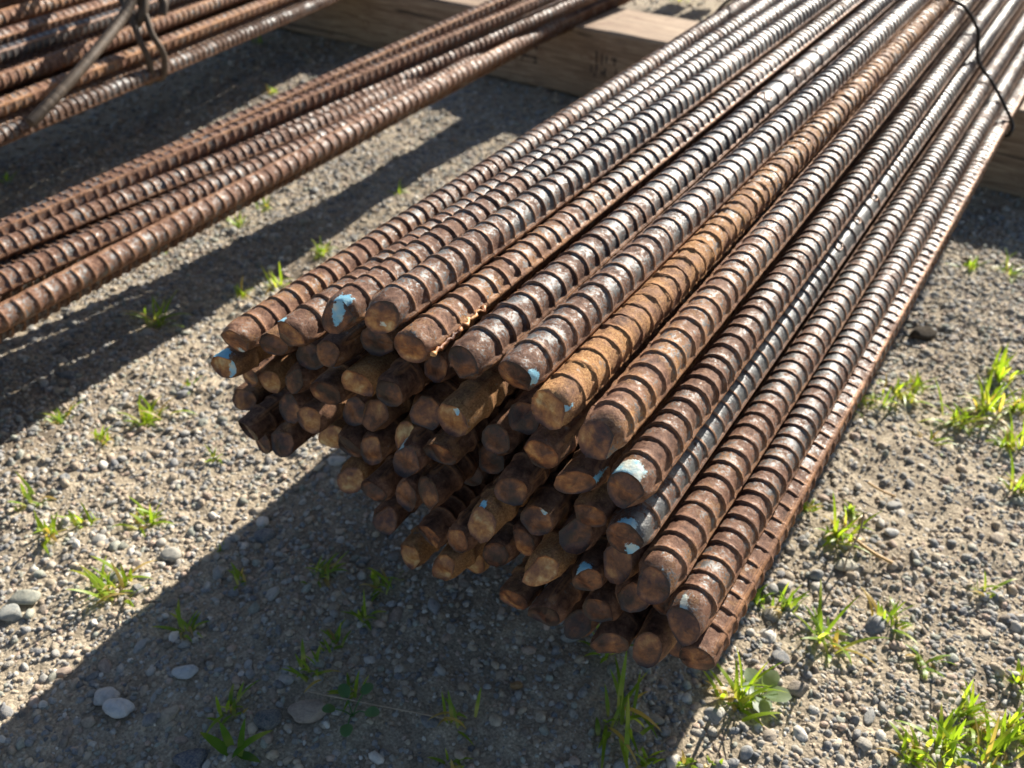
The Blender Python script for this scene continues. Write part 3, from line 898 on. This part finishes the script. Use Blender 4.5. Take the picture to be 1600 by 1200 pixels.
    me = make_mesh("rebar", V, [q, capf], M_BAR, attrs={"ribh": np.append(height.ravel(), 0), "paint": paint})
    # cut face, a mesh of its own
    ring = np.stack([x1[0], Yp[0], z1[0]], -1)
    cen = ring.mean(0)
    fr = [1, .9, .72, .5, .26, 0]
    pts, pp, pc = [], [], []
    for f in fr:
        p = cen + (ring - cen) * f if f > 0 else cen[None]
        uu = (p[:, 0] - cen[0]) * math.cos(end["ridge"]) + (p[:, 2] - cen[2]) * math.sin(end["ridge"])
        bulge = -end["dome"] * (1 - f ** 2.2) + end["fold"] * np.abs(uu - end["foldat"]) * (1 - f ** 6)
        bump_ = r.normal(size=len(p)) * .00034 * (0 < f < 1)
        p = p.copy(); p[:, 1] += bulge + bump_ - .00005 
        pts.append(p)
        pa = np.zeros(len(p))
        fp = end.get("fpaint")
        if fp:
            dx = (p[:, 0] - fp[0] * R0) / (fp[2] * R0); dz = (p[:, 2] - fp[1] * R0) / (fp[3] * R0)
            pa = fp[4] * np.clip(1.3 - np.sqrt(dx * dx + dz * dz), 0, 1)
        pp.append(pa); pc.append(np.full(len(p), 1 - f))
    VF = np.vstack(pts)
    faces = []
    for k in range(len(fr) - 2):
        A = np.arange(nt) + k * nt; B = A + nt
        faces.append(np.stack([np.roll(A, -1), A, B, np.roll(B, -1)], -1))
    A = np.arange(nt) + (len(fr) - 2) * nt
    tri = np.stack([np.roll(A, -1), A, np.full(nt, len(VF) - 1)], -1)
    mf = make_mesh("cut_end", VF, [np.concatenate(faces), tri], M_CUT, attrs={"paint": np.concatenate(pp), "cen": np.concatenate(pc)})
    return me, mf

def rand_end(r, shear=1.0):
    # most bars were sheared from above, so the dragged side mostly faces up or down
    return dict(roll=r.uniform(0, PI), drag=r.choice([PI / 2, -PI / 2]) + r.normal() * .7, draglen=r.uniform(.008, .020), dragamt=r.uniform(.06, .38) * shear,
                flat=r.uniform(.0, .14) * shear, tx=.10 + r.normal() * .20, tz=.22 + r.normal() * .22, slant=r.uniform(-.3, .3), bald=r.uniform(.004, .022),
                dome=r.uniform(.0004, .0024), fold=r.uniform(.1, .5) * shear, foldat=r.normal() * .004, ridge=r.uniform(0, PI))

def place_bar(name, near, far, me, mf, color, length=None):
    near, far = Vector(near), Vector(far)
    d = (far - near).normalized()
    xax = Vector((1, 0, 0)); zax = xax.cross(d).normalized(); xax = d.cross(zax)
    M = Matrix((xax, d, zax)).transposed().to_4x4()
    o = link(name, me)
    o.matrix_world = Matrix.Translation(near) @ M
    o.color = color
    if mf is not None:
        e = link("cut_end", mf, o); e.color = color
    return o

# the long bars of the top row and the sloping side: label, colour controls, end description
UP, RIGHT = PI / 2, 0.0
TOP = [
    ("reddish ribbed bar at the far edge of the big stack's top row", (.18, .42, .62), dict(roll=-.42, drag=-1.0, dragamt=.12, draglen=.02, bald=.006, flat=.0, tx=.10, tz=-.25, fpaint=(.15, -.75, .35, .3, .9)), {}),
    ("ribbed bar with blue flecks round its rim, next to the reddish edge bar", (.22, .34, .52), dict(roll=-.30, drag=.6, dragamt=.10, draglen=.012, bald=.006, flat=.0, tx=.05, tz=-.15, paint=(2.1, .5, .007, 1.1)), {}),
    ("ribbed bar whose cut end is smeared with blue and white paint", (.30, .34, .55), dict(roll=-.22, drag=2.7, dragamt=.32, draglen=.016, bald=.012, flat=.02, tx=.35, tz=.25, fpaint=(.15, .35, .35, .9, 1.25), paint=(1.3, .6, .010, 1.2)), {}),
    ("ribbed bar with a chamfered end showing a pale smudge and a thin lip", (.36, .36, .55), dict(roll=-.26, drag=2.5, dragamt=.28, draglen=.016, bald=.008, flat=.02, tx=.30, tz=.2, fpaint=(.15, -.4, .3, .25, .8)), {}),
    ("tan ribbed bar with a ragged sliver torn along its seam", (.26, .50, .66), dict(roll=.12, drag=-.7, dragamt=.10, draglen=.012, bald=.012, flat=.0, tx=.1, tz=-.05), dict(rough=.0002)),
    ("dark purple-brown ribbed bar with a flat-topped cut end, beside the tan bar", (.30, .20, .45), dict(roll=-.16, drag=1.0, dragamt=.2, draglen=.015, bald=.012, flat=.0, tx=-.1, tz=.15), dict(skip=(.52, .80))),
    ("ribbed bar with a bright blue stripe on its rounded rim", (.34, .24, .48), dict(roll=-.28, drag=1.4, dragamt=.10, draglen=.010, bald=.004, flat=.0, tx=.0, tz=-.2, paint=(.25, .55, .008, 1.4)), {}),
    ("orange bar caked with flaky rust, its ribs nearly buried", (-.20, .70, .64), dict(roll=-.50, drag=1.0, dragamt=.12, draglen=.010, bald=.010, flat=.0, tx=.0, tz=.25, paint=(.35, .3, .012, .9)), dict(rough=.00042, wear=.72)),
    ("half shaded bar sunk low beside the flaky orange bar", (.10, .44, .60), dict(roll=.75, drag=-1.2, dragamt=.12, draglen=.012, bald=.006, flat=.0, tx=.1, tz=-.1), {}),
    ("tan ribbed bar with a yellowish crescent shaped cut end", (.24, .52, .70), dict(roll=-.30, drag=1.5, dragamt=.30, draglen=.012, bald=.006, flat=.0, tx=.05, tz=.55), {}),
    ("ribbed bar with a blue and white painted top above its cut end", (.24, .32, .52), dict(roll=-.22, drag=1.4, dragamt=.16, draglen=.018, bald=.012, flat=.0, tx=.0, tz=.3, paint=(1.75, 1.0, .014, 1.6)), {}),
    ("silvery ribbed bar with pale blue paint low on its cut end", (.52, .22, .52), dict(roll=-.15, drag=1.6, dragamt=.08, draglen=.014, bald=.012, flat=.0, tx=.1, tz=.1, fpaint=(.5, -.55, .5, .45, 1.2), paint=(1.6, .7, .007, 1.1)), dict(skip=(.42, .62))),
    ("ribbed bar with a smooth cream collar behind its cut end", (.22, .38, .62), dict(roll=-.25, drag=1.3, dragamt=.26, draglen=.012, bald=.010, flat=.0, tx=.05, tz=.5, paint=(1.2, .3, .004, .5)), {}),
    ("ribbed bar with a cream collar and a greenish paint spot", (.26, .34, .60), dict(roll=-.30, drag=1.6, dragamt=.32, draglen=.014, bald=.014, flat=.0, tx=-.1, tz=.6, paint=(1.9, .28, .014, 1.3)), {}),
    ("lowest long bar on the sloping side, its seam facing up", (.16, .34, .48), dict(roll=.75, drag=2.6, dragamt=.12, draglen=.012, bald=.012, flat=.0, tx=.1, tz=-.05), {}),
]
ORD = ["first", "second", "third", "fourth", "fifth", "sixth", "seventh", "eighth"]
SHORT = ["reddish edge bar", "blue-flecked bar", "blue-smeared bar", "pale-smudged bar", "tan bar", "dark purple-brown bar", "blue-striped rim bar", "flaky orange bar",
         "sunken bar", "yellowish crescent bar", "white-topped bar", "silvery bar", "cream collared bar", "green-spotted bar", "lowest long bar"]
EXTRA = {15: ("bar with white and blue paint on its rim", dict(paint=(2.2, 1.2, .012, 1.4), fpaint=(.75, .0, .35, .9, 1.3))), 28: ("thick bar with a bright cyan chip", dict(fpaint=(.15, .45, .16, .16, 1.4))),
         54: ("bar with a blue fleck on its edge", dict(paint=(1.8, .35, .006, 1.2))), 55: ("two-toned bar with a blue dab", dict(fpaint=(.3, .6, .25, .2, 1.1))), 53: ("bar with a bluish streak down its side", dict(paint=(.5, .35, .02, 1.0))),
         65: ("bar with a white smear over its top", dict(paint=(2.0, .9, .007, 1.1))), 41: ("bar with a thin pale streak", dict(paint=(2.5, .25, .02, 1.0)))}
GROUP_MAIN = "steel bars of the big stack"
N_TOP, N_SEEN = 15, 73
SEEN_LABELS = set()
TOPBARS = []
for i, row in enumerate(BARS):
    near, far = row[:3], row[3:]
    r = np.random.default_rng(900 + i)
    if i < N_TOP:
        lab, colr, en, kw = TOP[i]
        e = rand_end(r, .6); e.update(en)
        me, mf = bar_mesh(900 + i, 3.6, 2.5 if i != 8 else 1.6, 2, end=e, **kw)
        o = place_bar("rebar", near, far, me, mf, (*colr, 1))
        TOPBARS.append(o)
        if i == 4:      # ragged sliver of torn metal on the seam
            t = np.linspace(0, 1, 26)
            pts = np.stack([.0146 + .0020 * np.sin(t * 41) * t, .002 + t * .060, -.001 + .004 * t + .0012 * np.sin(t * 63 + 1)], -1)
            V, F = tube(pts, .0015 + .0006 * np.sin(np.arange(26) * 2.1), 6)
            s = link("torn_sliver", make_mesh("torn_sliver", V, F, M_CUT, attrs={"paint": np.zeros(len(V))}), o); s.color = (.3, .9, 1.0, 1)
        tag(o, lab, "steel bar", GROUP_MAIN)
        continue
    e = rand_end(r)
    word = None
    if i in EXTRA:
        word, upd = EXTRA[i]; e.update(upd)
    dark = i >= N_SEEN
    me, mf = bar_mesh(900 + i, 3.6, 1.0, 1 if i in (33, 15, 53, 60, 24, 29, 30, 31, 32) else 0, end=e)
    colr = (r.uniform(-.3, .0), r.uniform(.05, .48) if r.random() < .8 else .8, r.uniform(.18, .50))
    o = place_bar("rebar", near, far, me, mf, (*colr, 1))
    if not dark:
        rk, k = LAB[i - N_TOP]
        lab = "%s, %s end below the %s" % (word or "rusty bar", ORD[rk], SHORT[k])
    else:
        j = int(np.argmin([abs(BARS[q][0] - near[0]) + abs(BARS[q][2] - near[2]) for q in range(N_TOP, N_SEEN)])) + N_TOP
        rk, k = LAB[j - N_TOP]
        lab = "recessed bar in the gap by the %s end below the %s" % (ORD[rk], SHORT[k])
        if lab in SEEN_LABELS: lab = "deeper " + lab
        SEEN_LABELS.add(lab)
    tag(o, lab, "steel bar", GROUP_MAIN)

# worn rolled-in characters between the ribs of two long bars
def mill_mark(bar, glyphs, th0):
    shapes = {"S": [[(.9, .85), (.6, 1), (.25, .95), (.1, .75), (.3, .55), (.7, .45), (.9, .25), (.7, .03), (.35, 0), (.08, .15)]],
              "5": [[(.9, 1), (.2, 1), (.15, .55), (.6, .6), (.9, .35), (.7, .05), (.1, .08)]], "8": [[(.5, .52), (.2, .7), (.3, .95), (.7, .95), (.8, .7), (.5, .52), (.15, .3), (.3, .02), (.7, .02), (.85, .3), (.5, .52)]]}
    for y0, gl in glyphs:
        vs, fs, k = [], [], 0
        for st in shapes[gl]:
            P = spline([((R0 + .0003) * math.cos(th0 + (1 - v) * 1.15), y0 + u * .017, (R0 + .0003) * math.sin(th0 + (1 - v) * 1.15)) for u, v in st], 5)
            V, F = tube(P, .0008, 6)
            vs.append(V); fs += [f + k for f in F]; k += len(V)
        V = np.vstack(vs)
        m = link("mill_mark", make_mesh("mill_mark", V, fs, M_BAR, attrs={"ribh": np.full(len(V), .4), "paint": np.zeros(len(V))}), bar)
        m.color = bar.color
mill_mark(TOPBARS[5], [(.545, "S"), (.645, "5"), (.738, "S")], .75)
mill_mark(TOPBARS[11], [(.432, "S"), (.498, "8"), (.566, "5")], .75)
# ------------------------------------------------------------------ thin bar row and the hooked bundle
def plain_bar_mesh(seed, L, pitch, level=1):
    r = np.random.default_rng(seed)
    e = rand_end(r)
    me, _ = bar_mesh(seed, L, L - .05, level, pitch=pitch, end=e)
    return me
LONG_CUT = bar_mesh(69, .2, .1, 0, end=rand_end(np.random.default_rng(69)))[1]
LONG = [plain_bar_mesh(70, 3.6, .0165), plain_bar_mesh(71, 3.6, .0158), plain_bar_mesh(72, 3.6, .0185)]
rr = np.random.default_rng(31)
def long_bar(x0, z0, x1, z1, which, color, label, group, y0=-.9, ya=.2, yb=1.43, spin=None, bow=0.0, cut_end=False):
    dx, dz = (x1 - x0) / (yb - ya), (z1 - z0) / (yb - ya)
    p = (x0 + dx * (y0 - ya), y0, z0 + dz * (y0 - ya)); q = (x1, yb, z1)
    spin = rr.uniform(0, PI) if spin is None else spin
    me = LONG[which]
    if bow:                                                   # gently bent bar: a mesh of its own
        me = me.copy()
        n = len(me.vertices)
        co = np.zeros(n * 3, np.float32); me.vertices.foreach_get("co", co); co = co.reshape(-1, 3)
        g = bow * np.exp(-((co[:, 1] + y0 - .78) / .48) ** 2)
        co[:, 0] += g * math.cos(spin); co[:, 2] += g * math.sin(spin)
        me.vertices.foreach_set("co", co.ravel()); me.update()
    o = place_bar("rebar", p, q, me, LONG_CUT if cut_end else None, (*color, 1))
    o.matrix_world = o.matrix_world @ Matrix.Rotation(spin, 4, 'Y')
    return tag(o, label, "steel bar", group)
G2 = "loose row of thin looking bars"
long_bar(-.713, .170, -.783, .170, 2, (-.10, .34, .66), "lowest bar of the loose row, beside the sunny gravel strip", G2, spin=.9)
long_bar(-.779, .171, -.830, .171, 1, (-.24, .34, .60), "bar second from the sunny gravel strip in the loose row", G2, spin=1.2, bow=.041)
long_bar(-.846, .172, -.852, .172, 1, (-.34, .32, .55), "middle bar of the loose row that runs into shade", G2, spin=1.0, bow=.047)
long_bar(-.875, .172, -.775, .236, 0, (-.6, .30, .66), "reddish bar crossing over the upper side of the loose row", G2, spin=.3)
long_bar(-.866, .150, -.766, .206, 1, (-.15, .25, .50), "bar wedged under the reddish crossing bar, with bright flecks", G2, spin=2.0)
long_bar(-.911, .158, -.790, .262, 0, (-.35, .42, .62), "tan bar hugging the far side of the reddish crossing bar", G2, spin=.4)
for k, (xa, xb) in enumerate(((-.746, -.792), (-.811, -.788), (-.842, -.815))):  # dark, thickened filler bars, added low in the gaps to make the row's shadow solid
    f = long_bar(xa, .145, xb, .163, 1, (-.8, .1, .15), ("added shadow-filling bar hidden low behind the lowest bar of the loose row", "added shadow-filling bar low in the gap under the middle bar of the loose row", "added shadow-filling bar sunk low beneath the reddish crossing bar")[k], G2)
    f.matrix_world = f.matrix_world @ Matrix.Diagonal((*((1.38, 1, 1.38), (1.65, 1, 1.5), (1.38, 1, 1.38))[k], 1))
G3 = "steel bars of the hooked bundle"
long_bar(-1.141, .170, -1.345, .170, 1, (-.8, .12, .12), "added bar under the hooked bundle, its dark colour standing in for shade", G3)  # added to widen the bundle's shadow; dark colour paints a shaded underside
UB = [(-1.166, .200, "lowest sunlit bar of the hooked bundle, nearest the loose row", 2, (-.45, .55, .74)),
      (-1.228, .214, "bar second from the bottom of the hooked bundle", 0, (-.40, .48, .70)),
      (-1.283, .232, "silvery bar in the middle of the hooked bundle", 1, (.45, .30, .66)),
      (-1.338, .240, "pinkish bar above the silvery one in the hooked bundle", 1, (-.30, .25, .70)),
      (-1.390, .254, "tan bar in the hooked bundle above the pinkish one", 0, (-.45, .58, .78)),
      (-1.445, .262, "uppermost visible bar of the hooked bundle, cut by the photo's corner", 1, (-.4, .45, .70))]
for x, z, lab, wh, c in UB:
    long_bar(x, z, x - .20, z, wh, c, lab, G3)
hid = [(-1.171 - .030 * k, .170) for k in range(11)] + [(-1.197 - .030 * k, .195 + .002 * k) for k in range(9)]
hid += [(-1.262, .218), (-1.312, .216), (-1.365, .226), (-1.415, .238), (-1.47, .235), (-1.50, .26), (-1.50, .225), (-1.42, .285), (-1.475, .29)]
done = [(a[0], a[1]) for a in UB]
for x, z in hid:
    if any((x - p[0]) ** 2 + (z - p[1]) ** 2 < .0265 ** 2 for p in done): continue
    done.append((x, z))
    long_bar(x, z, x - .20, z, 1, (rr.uniform(-.6, -.2), rr.uniform(.2, .6), .5), "bar packed deep inside the hooked bundle behind its lit bars", G3)

# rod twisted round the hooked bundle
def hooked_tie():
    root = bpy.data.objects.new("tie_rod", None); COL.objects.link(root)
    root.location = (-1.30, .70, .17)
    tag(root, "thick ribbed rod wound round the hooked bundle with a loose tail", "tie rod")
    def add(name, pts, rad, rib=None, per=10):
        P = spline(pts, per) - np.array(root.location)
        if rib:
            P = np.stack([np.interp(np.linspace(0, 1, 420), np.linspace(0, 1, len(P)), P[:, k]) for k in range(3)], -1)
        V, F = tube(P, rad, 10, rib=rib)
        return link(name, make_mesh(name, V, F, M_HOOK), root)
    back = [(-1.30, .70, .150), (-1.48, .72, .150), (-1.56, .74, .19), (-1.555, .745, .26), (-1.49, .745, .318), (-1.40, .735, .322), (-1.31, .715, .306)]
    add("loop", [(-1.262, .69, .300), (-1.232, .683, .272), (-1.2155, .677, .238), (-1.209, .683, .197), (-1.222, .688, .158), (-1.255, .69, .150)] + back + [(-1.265, .70, .303)], .0056)
    add("loop", [(-1.255, .712, .304), (-1.224, .706, .274), (-1.207, .700, .238), (-1.203, .712, .200), (-1.218, .712, .160), (-1.255, .715, .150)] + [(a, c + .026, d) for a, c, d in back] + [(-1.262, .735, .307)], .0056)
    add("knot", [(-1.36, .83, .330), (-1.31, .80, .318), (-1.265, .765, .318), (-1.232, .725, .300), (-1.222, .70, .270), (-1.235, .69, .250)], .0085)
    add("knot", [(-1.33, .70, .320), (-1.285, .712, .326), (-1.245, .735, .312), (-1.218, .745, .284), (-1.214, .735, .262)], .0080)
    add("knot", [(-1.40, .79, .335), (-1.34, .765, .342), (-1.285, .735, .335), (-1.24, .70, .308), (-1.222, .68, .285)], .0080)
    add("tail", [(-1.30, .80, .335), (-1.255, .745, .334), (-1.215, .69, .312), (-1.185, .635, .285), (-1.140, .515, .246), (-1.112, .40, .206), (-1.106, .375, .199)], .0080, (.0042, .0009))
hooked_tie()

# wire tie round the big stack
def wire_tie():
    yw = 1.165
    B = np.array(BARS)
    t = (yw - B[:, 1]) / (B[:, 4] - B[:, 1])
    P = B[:, :3] + (B[:, 3:] - B[:, :3]) * t[:, None]
    cen = P.mean(0)
    off = R0 + RIB + .0034
    pts = []
    for i in (0, 1, 2, 3, 4, 5, 6, 7, 9, 10, 11, 12, 13, 14):
        n = P[i] - cen; n[1] = 0; n /= np.linalg.norm(n)
        n = n + np.array([0, 0, .6]); n /= np.linalg.norm(n)
        pts.append(P[i] + n * off)
    n = P[14]
    pts.append(P[14] + np.array([off, 0, -.004])); pts.append(P[14] + np.array([.006, 0, -off - .002]))
    zmin = P[:, 2].min() - off
    pts += [np.array([.03, yw, zmin]), np.array([-.12, yw, zmin - .002]), np.array([-.26, yw, zmin])]
    xm = P[:, 0].min() - off
    pts += [np.array([xm - .001, yw, zmin + .03]), np.array([xm, yw, (zmin + P[0, 2]) / 2])]
    pts = np.array(pts); pts[:, 1] = yw + np.random.default_rng(4).normal(size=len(pts)) * .004
    S = spline(pts, 8, True)
    o = link("tie_wire", None)
    o.location = (-.1, yw, .17)
    tag(o, "black tie wire pulled round the big stack of bars", "wire")
    S = spline(pts, 14, True)
    V, F = tube(S - np.array(o.location), .0027, 8, closed=True)
    link("loop", make_mesh("loop", V, F, M_WIRE), o)
    return o
wire_tie()

# ------------------------------------------------------------------ grass and weeds
def blade_mesh(bend, mat, seed, wid=1.0, n=8):
    """unit-length blade rising along +Z and bending towards +X; width is in Y."""
    r = np.random.default_rng(seed)
    t = np.linspace(0, 1, n)
    ang = PI / 2 - bend * t ** 1.3
    dx, dz = np.cos(ang), np.sin(ang)
    x = np.concatenate([[0], np.cumsum((dx[1:] + dx[:-1]) / 2 / (n - 1))]); z = np.concatenate([[0], np.cumsum((dz[1:] + dz[:-1]) / 2 / (n - 1))])
    w = .5 * wid * (np.minimum(1, .55 + t * 1.6) * (1 - t ** 2.6) ** .75 + .02)
    tw = r.uniform(-.6, .6) * t
    V, tip = [], []
    for i in range(n):
        nx, nz = -math.sin(ang[i]), math.cos(ang[i])
        for s in (-1, 0, 1):
            fold = .28 * abs(s) * w[i] * .05
            V.append((x[i] + nx * -fold + math.sin(tw[i]) * s * w[i] * .05, s * w[i] * math.cos(tw[i]), z[i] + nz * fold)); tip.append(t[i])
    V = np.array(V)
    idx = np.arange(n * 3).reshape(n, 3)
    q = np.concatenate([np.stack([idx[:-1, k], idx[:-1, k + 1], idx[1:, k + 1], idx[1:, k]], -1) for k in (0, 1)])
    return make_mesh("blade", V, q, mat, attrs={"tip": np.array(tip)})
BL = {k: [blade_mesh(b, M_BLADE[k], 40 + j) for j, b in enumerate((.25, .5, .75, 1.0, 1.3, 1.7))] for k in (0, 1, 2)}
BLD = [blade_mesh(b_, M_DEAD, 80 + j) for j, b_ in enumerate((.4, .7, 1.0, 1.3, 1.7, 2.0))]
def tuft(x, y, w, h, n, kind, label, seed):
    r = np.random.default_rng(seed)
    root = bpy.data.objects.new("grass_tuft", None); COL.objects.link(root)
    root.location = (x, y, float(ground_z(x, y)) - .001)
    tag(root, label, "grass tuft", "grass tufts growing in the gravel")
    n = int(n * (2.4 if kind == 1 else 1.8)) if kind != 2 else n
    pref = r.uniform(0, 6.28), r.uniform(1.6, 4.2)
    for k in range(n):
        az = k / n * 2 * PI * 1.618 + r.normal() * .5 if k % 3 == 0 else pref[0] + (k % 2) * pref[1] + r.normal() * .55
        out = r.random() ** .75
        L = (w * .62 * out + h * .85 * (1 - out)) * (r.uniform(.55, 1.15) if r.random() < .6 else r.uniform(.25, .55))
        if kind == 2: L = .62 * max(w, h)
        if kind == 2: L *= (1.12, .72, .62, .5, .8)[k % 5]
        lean = .15 + out * 1.0 + r.normal() * .15
        if kind == 2: az, lean = ((.55, .75), (3.55, .70), (2.9, .35), (.1, 1.5), (1.6, .35))[k % 5]; out = .15
        wd = r.uniform(.0024, .0042) * (2.4 if kind == 2 else 1.0) * (.8 + .3 * min(1, h / .05))
        dead = kind != 2 and r.random() < .14
        o = link("blade", (BLD if dead else BL[kind])[int(np.clip(out * 4 + r.normal() * .8 + .5, 0, 5))], root,
                 (r.normal() * .0025 + (kind != 2) * r.normal() * w * .10, r.normal() * .0025 + (kind != 2) * r.normal() * w * .10, 0), None, (L, wd, L))
        o.rotation_euler = (0, lean * .8, az)
for k, (x, y, w, h, n, kind, lab) in enumerate(TUFTS):
    tuft(x, y, w, h, n, kind, lab, 60 + k)

def leaf_mesh(mat, seed, aspect=.8, lobes=0):
    r = np.random.default_rng(seed)
    n = 22
    a = np.linspace(0, 2 * PI, n, endpoint=False)
    rad = 1 + lobes * np.cos(a * 7)
    px, py = .5 + .5 * np.cos(a) * rad, .5 * aspect * np.sin(a) * rad
    pz = .12 * np.sin(px * PI) + .05 * np.abs(py)
    V = np.vstack([np.stack([px, py, pz], -1), [[.5, 0, .10]]])
    F = np.stack([np.arange(n), np.roll(np.arange(n), -1), np.full(n, n)], -1)
    return make_mesh("leaf", V, F, mat, attrs={"tip": np.append(px * .6 + .2, .5)})
def rosette(name, label, cat, x, y, leaves, mat, stem, lobes=0):
    root = bpy.data.objects.new(name, None); COL.objects.link(root)
    root.location = (x, y, float(ground_z(x, y)))
    tag(root, label, cat)
    for k, (az, dist, size, pitch) in enumerate(leaves):
        lm = leaf_mesh(mat, 3 + k, .8, lobes)
        p = (math.cos(az) * dist, math.sin(az) * dist, stem + .004 * (k % 2))
        link("leaf", lm, root, p, (0, -pitch, az), (size,) * 3)
        V, F = tube(spline([(0, 0, 0), (p[0] * .5, p[1] * .5, stem * .9), p], 5), .0006, 6)
        link("stalk", make_mesh("stalk", V, F, mat, attrs={"tip": np.full(len(V), .4)}), root)
rosette("seedling", "small clover like seedling with rounded leaves near the dry twig", "seedling", -.177, -.053,
        [(.3, .012, .013, .2), (1.5, .014, .012, .1), (2.6, .012, .013, .3), (3.9, .013, .011, .2), (5.2, .014, .013, .1)], M_LEAF, .010)
rosette("weed", "pale grey-green weed with broad wavy leaves at the photo's bottom edge", "weed", .112, .147,
        [(.2, .004, .021, .3), (1.3, .004, .018, .5), (2.6, .004, .020, .45), (3.8, .004, .017, .3), (5.0, .004, .021, .25), (5.7, .004, .015, .7)], M_PALE, .006, .05)

def strand(name, label, cat, pts, rad, mat):
    P = spline(pts, 8)
    root = np.array(pts[0])
    V, F = tube(P - root, rad, 6)
    o = link(name, make_mesh(name, V, F, mat), None, tuple(root))
    tag(o, label, cat)
strand("twig", "long thin dry twig lying in the big shadow beside the clover seedling", "twig", [(-.222, -.059, .010), (-.19, -.049, .011), (-.162, -.038, .009), (-.13, -.028, .011), (-.104, -.017, .008)], .0008, M_TWIG)
strand("straw", "flat orange straw blade on the sunny gravel beside the bright tuft", "straw", [(.134, .368, .014), (.150, .364, .011), (.162, .362, .009), (.176, .363, .006)], .0017, M_STRAW)
strand("dry_stem", "thin upright dry stem beside the cream coloured stone", "dry stem", [(.137, .330, .002), (.136, .334, .022), (.139, .338, .05), (.137, .341, .075)], .0010, M_TWIG)
strand("straw", "short orange straw touching the lowest long bar's side", "straw", [(.127, .465, .012), (.142, .462, .010), (.158, .463, .008)], .0013, M_STRAW)
